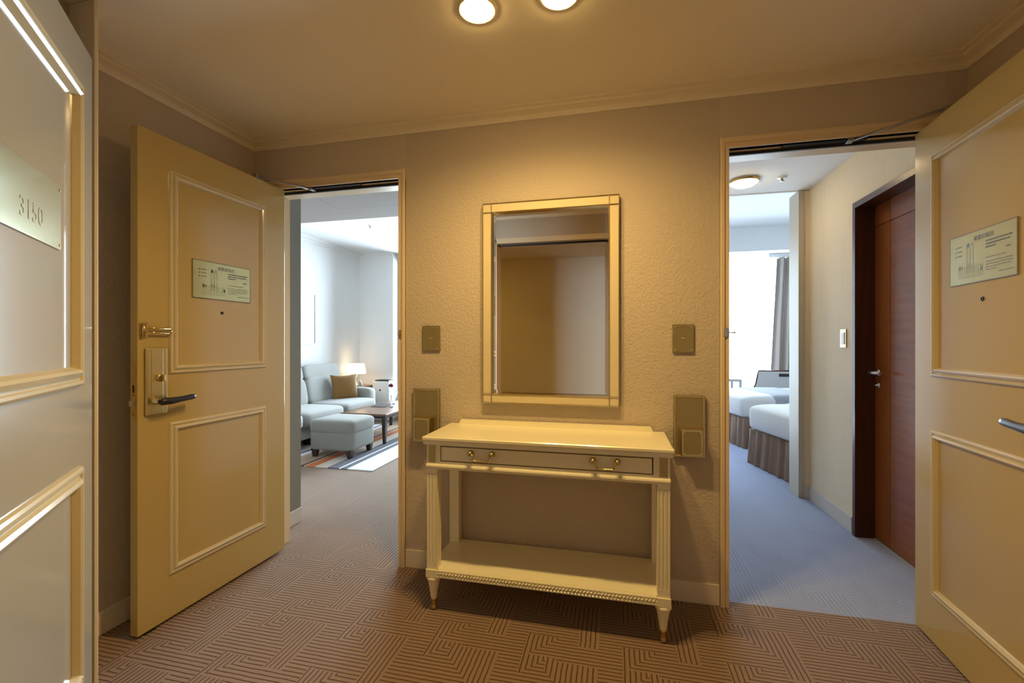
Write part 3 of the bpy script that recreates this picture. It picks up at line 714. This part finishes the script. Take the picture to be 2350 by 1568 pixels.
# moulded lip under the apron
lip = MB().extrude([(1.795, 0.640), (1.786, 0.640), (1.782, 0.634), (1.781, 0.628), (1.785, 0.624), (1.788, 0.617), (1.796, 0.614), (1.84, 0.614), (1.84, 0.640)], -0.500, 0.500, lambda p, q, t: (t, yb(p), q))
lip.box(-0.500, -0.455, yb(1.84), yb(2.09), 0.614, 0.640).box(0.455, 0.500, yb(1.84), yb(2.09), 0.614, 0.640)
lip.build('apron_moulding', 'lacquer', ct)
def fluted(xc, y0, y1, n=3, hw=0.0235):
    p = []
    fw = 2*hw/(n*2+1.6)
    def side(ax, ay, bx, by, nx, ny):
        pts = [(ax, ay)]; L_ = math.hypot(bx-ax, by-ay); tx, ty = (bx-ax)/L_, (by-ay)/L_
        m_ = 0.8*L_/(n*2+0.6); w_ = (L_-2*m_)/(n*2-1) if n > 1 else L_-2*m_
        for k in range(n):
            s0 = m_ + k*2*w_
            for f, dpt in ((0, 0), (0.18, 0.0028), (0.5, 0.0042), (0.82, 0.0028), (1, 0)):
                pts.append((ax+tx*(s0+w_*f) - nx*dpt, ay+ty*(s0+w_*f) - ny*dpt))
        return pts
    p += side(xc-hw, y0, xc+hw, y0, 0, -1)
    p += side(xc+hw, y0, xc+hw, y1, 1, 0)
    p += [(xc+hw, y1)] + [(xc-hw, y1)]
    q = side(xc-hw, y1, xc-hw, y0, -1, 0)
    return p + q[1:]
for s_ in (-1, 1):
    xc = s_*0.4755; y0, y1 = yb(1.789), yb(1.836)
    lg = MB().prism(fluted(xc, y0, y1), 0.212, 0.596).box(xc-0.0235, xc+0.0235, y0, y1, 0.180, 0.213).box(xc-0.0235, xc+0.0235, y0, y1, 0.595, 0.730)
    lo = lg.build('leg', 'lacquer', ct)
    ft = [(0.020, 0.150), (0.026, 0.147), (0.029, 0.140), (0.027, 0.133), (0.022, 0.130), (0.0225, 0.126), (0.021, 0.115), (0.0165, 0.085), (0.0125, 0.055), (0.0115, 0.046)]
    MB().lathe([(r*1.12, z) for r, z in ft], (xc, yb(1.811), 0), 24).build('turned_foot', 'lacquer', lo)
    MB().lathe([(0.013, 0.050), (0.0135, 0.044), (0.0115, 0.041), (0.0110, 0.018), (0.0135, 0.014), (0.013, 0.006), (0.008, 0.0)], (xc, yb(1.811), 0), 20).build('brass_ferrule', 'brass', lo)
    MB().bbox(xc-0.0145, xc+0.0145, y0-0.002, y0+0.002, 0.645, 0.722, 0.0005).build('brass_inset', 'brass_brushed', lo)
    # back legs
    lb = MB().box(xc-0.0235, xc+0.0235, yb(2.060), yb(2.098), 0.180, 0.73).lathe([(0.020, 0.152), (0.027, 0.147), (0.029, 0.140), (0.022, 0.130), (0.014, 0.05), (0.013, 0.0)], (xc, yb(2.078), 0), 20)
    lb.build('leg', 'lacquer', ct)
sh = MB().box(-0.495, 0.495, yb(1.798), yb(2.098), 0.160, 0.184)
sh.box(-0.502, -0.450, yb(1.783), yb(1.842), 0.150, 0.182).box(0.450, 0.502, yb(1.783), yb(1.842), 0.150, 0.182)
sh.extrude([(1.80, 0.182), (1.790, 0.182), (1.788, 0.178), (1.792, 0.174), (1.792, 0.160), (1.786, 0.156), (1.786, 0.151), (1.80, 0.149)], -0.46, 0.46, lambda p, q, t: (t, yb(p), q))
sh.build('lower_shelf', 'lacquer', ct)
rp = MB()
for k in range(66):
    x = -0.452 + 0.904*k/65
    rp.tube([(x-0.007, yb(1.791), 0.1605), (x, yb(1.787), 0.1665), (x+0.007, yb(1.791), 0.1725)], [0.002, 0.005, 0.002], 6)
rp.build('rope_moulding', 'lacquer', ct)

# ------------------------------------------------------------------ living room furniture
rug = MB().bbox(-1.45, 0, 0, 2.07, 0, 0.010, 0.003).build('striped_rug', 'rug_wool'); rug.location = (-2.13, 3.61, 0)
tag(rug, 'striped rug in white, grey and orange on the living room floor', 'rug')
# ottoman
ot = empty('ottoman', (-2.77, 4.115, 0.010), 0, 'light grey upholstered ottoman standing on the striped rug', 'ottoman')
MB().superq((0, 0, 0.170), (0.245, 0.225, 0.100), 0.22, 0.22, 40, 20).build('base', 'ottoman_fabric', ot)
MB().superq((0, 0, 0.305), (0.252, 0.232, 0.078), 0.42, 0.25, 40, 20).build('cushion', 'ottoman_fabric', ot)
for sx_ in (-1, 1):
    for sy_ in (-1, 1):
        MB().extrude([(-0.030, -0.030), (0.030, -0.030), (0.030, 0.030), (-0.030, 0.030)], 0, 1, lambda p, q, t: (sx_*0.196 + p*(0.62+0.38*t), sy_*0.178 + q*(0.62+0.38*t), 0.085*t)).build('leg', 'dark_wood', ot)
# sofa along the left wall
so = empty('sofa', (-3.55, 4.5, 0.010), 0, 'long pale grey sofa with high headrests along the living room wall', 'sofa')
def sy(v): return v-4.5
seats = [(3.30, 4.00), (4.00, 4.70), (4.70, 5.42)]
MB().bbox(-0.30, 0.30, sy(3.28), sy(5.45), 0.10, 0.27, 0.03, 3).build('base', 'sofa_fabric', so)
for a, b_ in seats:
    c = (a+b_)/2
    MB().superq((0.10, sy(c), 0.335), (0.33, (b_-a)/2+0.004, 0.088), 0.40, 0.22, 36, 18).build('seat_cushion', 'sofa_fabric', so)
    R1 = Matrix.Rotation(-0.20, 3, 'Y')
    MB().superq((-0.165, sy(c), 0.545), (0.085, (b_-a)/2+0.002, 0.185), 0.40, 0.30, 36, 18, tilt=R1).build('back_cushion', 'sofa_fabric', so)
    MB().superq((-0.205, sy(c), 0.775), (0.062, (b_-a)/2-0.006, 0.100), 0.40, 0.30, 36, 18, tilt=R1).build('headrest', 'sofa_fabric', so)
MB().superq((0.0, sy(5.52), 0.38), (0.30, 0.095, 0.155), 0.30, 0.30, 30, 16).build('armrest', 'sofa_fabric', so)
MB().superq((0.0, sy(3.21), 0.38), (0.30, 0.095, 0.155), 0.30, 0.30, 30, 16).build('armrest', 'sofa_fabric', so)
for yy in (3.35, 4.40, 5.40):
    for xx in (-0.22, 0.16):
        MB().prism([(xx-0.05, sy(yy)-0.05), (xx+0.05, sy(yy)-0.05), (xx+0.05, sy(yy)+0.05), (xx-0.05, sy(yy)+0.05)], 0.0, 0.12).build('foot', 'dark_wood', so)
# throw pillow
pw = MB(); n = 14; vs = []; fs = []
for side in (1, -1):
    for j in range(n+1):
        for i in range(n+1):
            u = -1+2*i/n; v = -1+2*j/n
            t = ((1-u*u)*(1-v*v))**0.45*0.075
            k = 1-0.10*(1-abs(u)**2.2)*(abs(v)**4); k2 = 1-0.10*(1-abs(v)**2.2)*(abs(u)**4)
            vs.append((side*t, 0.195*u*k2, 0.195*v*k))
for sd in range(2):
    o = sd*(n+1)**2
    for j in range(n):
        for i in range(n): fs.append((o+j*(n+1)+i, o+j*(n+1)+i+1, o+(j+1)*(n+1)+i+1, o+(j+1)*(n+1)+i))
pw.add(vs, fs, True)
pil = pw.build('throw_pillow', 'pillow_fabric'); pil.scale = (0.92, 0.92, 0.92); pil.location = (-3.50, 5.235, 0.565); pil.rotation_euler = (0, -0.22, -0.62)
tag(pil, 'square brown throw pillow leaning in the sofa corner', 'pillow')
# coffee table
cf = empty('coffee_table', (-2.81, 5.12, 0.010), 0, 'low dark wooden coffee table on the striped rug', 'table')
MB().bbox(-0.295, 0.285, -0.555, 0.58, 0.315, 0.340, 0.004).build('table_top', 'table_gloss', cf)
MB().bbox(-0.25, 0.24, -0.51, 0.53, 0.28, 0.315, 0.003).build('apron', 'dark_wood', cf)
for sx_, xx in ((-1, -0.245), (1, 0.245)):
    for yy in (-0.52, 0.535):
        MB().extrude([(-0.024, -0.024), (0.024, -0.024), (0.024, 0.024), (-0.024, 0.024)], 0, 1, lambda p, q, t: (xx + p*(0.6+0.4*t), yy + q*(0.6+0.4*t), 0.316*t)).build('leg', 'dark_wood', cf)
fo = MB().bbox(-0.10, 0.10, -0.15, 0.15, 0, 0.006, 0.002).build('document_folder', 'folder_grey'); fo.location = (-2.93, 5.22, 0.350); fo.rotation_euler = (0, 0, 0.1)
tag(fo, 'flat dark grey folder lying on the coffee table', 'folder')
va = MB().lathe([(0.030, 0), (0.032, 0.008), (0.022, 0.016), (0.006, 0.024), (0.0055, 0.10), (0.008, 0.145), (0.010, 0.15), (0.008, 0.149), (0.004, 0.10), (0.004, 0.03)], (0, 0, 0), 20).build('bud_vase', 'pale_metal')
va.location = (-2.765, 5.13, 0.350); tag(va, 'slim bud vase holding a rose on the coffee table', 'vase')
ro = empty('rose', (-2.765, 5.13, 0.40), 0, 'single dark red rose standing in the bud vase', 'flower')
MB().tube([(0, 0, 0), (0.001, 0, 0.10), (-0.003, 0, 0.20)], 0.0022, 6).build('stem', 'leaf_green', ro)
bl = MB().superq((-0.003, 0, 0.222), (0.024, 0.024, 0.026), 0.9, 1.0, 14, 10)
for k in range(5):
    a = k*2*PI/5; bl.superq((-0.003+0.014*math.cos(a), 0.014*math.sin(a), 0.218), (0.016, 0.016, 0.020), 0.9, 1, 10, 8)
bl.build('bloom', 'rose_red', ro)
def leaf(x0, z0, x1, z1, w):
    vs = []; fs = []; n = 6
    for i in range(n+1):
        f = i/n; ww = w*math.sin(PI*min(1, f*1.02))**0.7
        x = x0+(x1-x0)*f; z = z0+(z1-z0)*f+0.006*math.sin(PI*f)
        vs += [(x, -ww, z-0.003), (x, 0, z), (x, ww, z-0.003), (x, 0, z-0.004)]
    for i in range(n):
        for j in range(4): fs.append((i*4+j, i*4+(j+1) % 4, (i+1)*4+(j+1) % 4, (i+1)*4+j))
    MB().add(vs, fs, True).build('leaf', 'leaf_green', ro)
leaf(0.0, 0.14, -0.04, 0.148, 0.016); leaf(0.0, 0.135, 0.05, 0.145, 0.018); leaf(0.045, 0.140, 0.10, 0.128, 0.018); leaf(0.06, 0.145, 0.075, 0.155, 0.012)
# side table, lamp, phone, air purifier
sd = empty('side_table', (-3.66, 5.90, 0), 0, 'small dark side table between sofa and far wall', 'table')
MB().bbox(-0.235, 0.10, -0.19, 0.22, 0.495, 0.525, 0.004).build('table_top', 'table_gloss', sd)
MB().bbox(-0.20, 0.08, -0.16, 0.19, 0.38, 0.495, 0.004).build('drawer_box', 'dark_wood', sd)
for xx in (-0.19, 0.07):
    for yy in (-0.15, 0.18): MB().box(xx-0.02, xx+0.02, yy-0.02, yy+0.02, 0, 0.39).build('leg', 'dark_wood', sd)
lm = empty('table_lamp', (-3.745, 5.90, 0.525), 0, 'table lamp with glowing cream drum shade beside the sofa', 'lamp')
MB().lathe([(0.055, 0), (0.055, 0.012), (0.012, 0.020), (0.009, 0.10), (0.009, 0.25)], (0, 0, 0), 20).build('base', 'brass', lm)
MB().lathe([(0.136, 0.178), (0.112, 0.325), (0.110, 0.325), (0.134, 0.178)], (0, 0, 0), 32).build('lamp_shade', 'shade_cloth', lm)
bu = bpy.data.lights.new('bulb', 'POINT'); bu.energy = 0.5; bu.color = (1, 0.62, 0.30); bu.shadow_soft_size = 0.04
bo = bpy.data.objects.new('bulb', bu); C.objects.link(bo); bo.parent = lm; bo.location = (0, 0, 0.21)
ph = empty('desk_stand', (-3.62, 5.80, 0.525), 0.5, 'small grey tilted stand on the side table beside the lamp', 'stand')
MB().extrude([(-0.035, 0), (0.035, 0), (0.0, 0.085), (-0.012, 0.085)], -0.06, 0.06, lambda p, q, t: (p, t, q)).build('body', 'phone_grey', ph)
MB().extrude([(0.032, 0.012), (0.034, 0.012), (0.006, 0.078), (0.004, 0.078)], -0.05, 0.05, lambda p, q, t: (p, t, q)).build('face', 'white_plastic', ph)
pu = empty('air_purifier', (-3.41, 6.10, 0), 0, 'white boxy air purifier with dark top by the window', 'air purifier')
MB().bbox(-0.135, 0.135, -0.10, 0.10, 0, 0.585, 0.012, 3).build('body', 'white_plastic', pu)
MB().bbox(-0.105, 0.125, -0.085, 0.085, 0.575, 0.602, 0.004).build('outlet_grille', 'black', pu)
MB().lathe([(0.014, -0.100), (0.014, -0.103), (0.010, -0.104)], (-0.01, 0, 0.455), 20, 'y').build('sensor', 'black', pu)
# picture on the left wall
pc = empty('wall_picture', (XLL, 4.58, 1.14), 0, 'white framed pale picture hanging above the sofa', 'picture')
MB().frame(-0.60, 0.60, 0, 0.67, [(0, 0.0), (0, 0.030), (0.012, 0.030), (0.013, 0.02)], 1).build('frame', 'paper_white', pc).rotation_euler = (0, 0, -PI/2)
MB().box(-0.59, 0.59, 0.0, 0.018, 0.01, 0.66).build('mount', 'paper_white', pc).rotation_euler = (0, 0, -PI/2)
mat('picture_line', (0.62, 0.70, 0.74), 0.8)
pl_ = MB()
for k, xx in enumerate((-0.56, -0.50, -0.47, -0.40, -0.33, -0.28, -0.20, -0.1, 0.02, 0.1, 0.2)):
    pl_.box(xx, xx+0.006+0.004*(k % 3), 0.0175, 0.0188, 0.12+0.03*(k % 4), 0.50-0.05*(k % 3))
pl_.build('drawing', 'picture_line', pc).rotation_euler = (0, 0, -PI/2)
# sprinkler heads
def sprinkler(x, y, z, label):
    e = empty('sprinkler_head', (x, y, z), 0, label, 'sprinkler', 'sprinkler heads')
    MB().lathe([(0.030, 0), (0.028, -0.005), (0.014, -0.008)], (0, 0, 0), 20).build('escutcheon', 'white_plastic', e)
    MB().lathe([(0.008, -0.006), (0.006, -0.022), (0.016, -0.024), (0.016, -0.027), (0.004, -0.029)], (0, 0, 0), 14).build('deflector', 'steel', e)
sprinkler(-2.84, 4.76, ZL, 'small sprinkler head on the living room ceiling')
sprinkler(1.116, 3.403, ZBC, 'small sprinkler head beside the lamp in the bedroom passage')
sprinkler(1.42, 4.45, ZB2, 'small sprinkler head on the bedroom ceiling beyond the passage')

# ------------------------------------------------------------------ bedroom furniture
BR = math.atan2(-0.63, 0.15)   # direction of the foot edge, away from the window
def bed(x, y, wdt, label):
    # local +X runs along the foot edge towards the camera, local +Y towards the headboard
    e = empty('bed', (x, y, 0), BR, label, 'bed', 'twin beds')
    Lb = 1.95
    pts = []
    def run(ax, ay, bx, by, nx, ny, n):
        for i in range(n):
            f = i/n; a = 0.010*math.sin(f*n*PI/3) + 0.006*math.sin(f*n*1.7+1)
            pts.append((ax+(bx-ax)*f + nx*a, ay+(by-ay)*f + ny*a))
    run(0, 0, wdt, 0, 0, -1, 42); run(wdt, 0, wdt, Lb, 1, 0, 80); run(wdt, Lb, 0, Lb, 0, 1, 10); run(0, Lb, 0, 0, -1, 0, 80)
    mb = MB(); n = len(pts); vs = []; fs = []
    cx, cy = wdt/2, Lb/2
    lv = [(0.004, 1.025), (0.05, 1.02), (0.18, 1.0), (0.33, 0.985)]
    for z, k in lv: vs += [(cx+(px-cx)*k, cy+(py-cy)*(1+(k-1)*0.5), z) for px, py in pts]
    for j in range(len(lv)-1):
        for i in range(n): fs.append((j*n+i, j*n+(i+1) % n, (j+1)*n+(i+1) % n, (j+1)*n+i))
    fs.append(tuple(range((len(lv)-1)*n, len(lv)*n)))
    mb.add(vs, fs, True).build('bed_skirt', 'skirt_fabric', e)
    MB().superq((cx, cy-0.01, 0.445), (wdt/2+0.012, Lb/2+0.012, 0.135), 0.30, 0.10, 72, 20).build('duvet', 'linen', e)
    MB().superq((cx, 0.62, 0.449), (wdt/2+0.018, 0.30, 0.139), 0.26, 0.10, 60, 20).build('bed_runner', 'runner_fabric', e)
    MB().superq((cx, Lb-0.22, 0.63), (wdt/2-0.08, 0.19, 0.07), 0.5, 0.35, 30, 14).build('pillow', 'linen', e)
    return e
bed(1.262, 4.72, 0.80, 'nearer white twin bed with brown pleated skirt, seen past the passage wall')
bed(1.150, 6.25, 0.95, 'farther white twin bed with grey runner, nearer the bright window')
# lounge chair by the window
lc = empty('lounge_chair', (2.31, 6.92, 0), 0.1, 'grey lounge chair with dark wooden rim and handle slot, beyond the beds', 'chair')
prof = [(-0.52, 0.40), (-0.46, 0.44), (-0.41, 0.50), (-0.375, 0.58), (-0.35, 0.68), (-0.335, 0.755), (0.335, 0.755), (0.35, 0.68), (0.375, 0.58), (0.41, 0.50), (0.46, 0.44), (0.52, 0.40), (0.52, 0.20), (-0.52, 0.20)]
MB().extrude(prof, -0.03, 0.03, lambda p, q, t: (p, t + 0.10*(q-0.2), q)).build('backrest', 'chair_fabric', lc)
MB().tube([(p, 0.10*(q-0.2)-0.01, q+0.006) for p, q in prof[:12]], 0.013, 8).build('rim', 'wood_frame', lc)
MB().bbox(-0.075, 0.075, 0.005, 0.03, 0.685, 0.725, 0.004).build('handle_slot', 'black', lc)
MB().bbox(-0.30, 0.30, 0.03, 0.62, 0.24, 0.42, 0.03, 3).build('seat', 'chair_fabric', lc)
for xx in (-0.25, 0.25):
    for yy in (0.08, 0.56): MB().box(xx-0.02, xx+0.02, yy-0.02, yy+0.02, 0, 0.25).build('leg', 'dark_wood', lc)
lc_handle = lc.children[2]; lc_handle.location = (0.02, -0.045, 0)
# writing table by the window
wt = empty('window_table', (1.42, 6.95, 0), 0, 'thin legged grey table in front of the bright bedroom window', 'table')
MB().bbox(-0.50, 0.28, -0.25, 0.25, 0.62, 0.655, 0.003).build('table_top', 'phone_grey', wt)
for xx in (-0.48, 0.26):
    for yy in (-0.23, 0.23): MB().box(xx-0.018, xx+0.018, yy-0.018, yy+0.018, 0, 0.62).build('leg', 'phone_grey', wt)
# curtain
cu = empty('curtain', (2.80, 7.86, 0), 0, 'grey beige curtain gathered at the side of the bedroom window', 'curtain')
vs = []; fs = []; n = 60; lv = 14
for j in range(lv+1):
    z = 0.02 + 2.50*j/lv; tt = j/lv
    sp = 0.30 + 0.06*(1-tt)
    for i in range(n+1):
        f = i/n; x = (f-0.5)*2*sp - 0.05*(1-tt)
        y = 0.055*math.sin(f*2*PI*5.5) + 0.012*math.sin(f*31+z*2)
        vs.append((x, y, z))
for side in (0, 1):
    pass
m2 = len(vs)
vs += [(x, y+0.006, z) for x, y, z in vs]
for j in range(lv):
    for i in range(n):
        q = (j*(n+1)+i, j*(n+1)+i+1, (j+1)*(n+1)+i+1, (j+1)*(n+1)+i); fs.append(q); fs.append(tuple(m2+k for k in q[::-1]))
MB().add(vs, fs, True).build('drape', 'curtain_fabric', cu)
MB().bbox(-0.42, 0.45, -0.03, 0.03, 2.52, 2.578, 0.004).build('curtain_rail', 'white_plastic', cu)
# switch on the passage wall
sw = empty('light_switch', (XBR, 3.213, 1.13), 0, 'narrow white light switch beside the brown wooden door', 'switch')
MB().bbox(-0.006, 0, -0.037, 0.037, 0, 0.116, 0.002).build('plate', 'brass_pale', sw)
MB().bbox(-0.009, -0.005, -0.020, 0.020, 0.02, 0.096, 0.001).build('rocker', 'white_plastic', sw)

# ------------------------------------------------------------------ unseen corridor lamps, added to light the mirrored corridor wall
for i, x in enumerate((-2.4, 1.6)):
    downlight(x, -0.7, ZC, 0.07, 'hall_fill_glow', 'unseen round corridor downlight added behind the entry door, %s' % ('left' if i == 0 else 'right'), 'light', 'added corridor downlights')
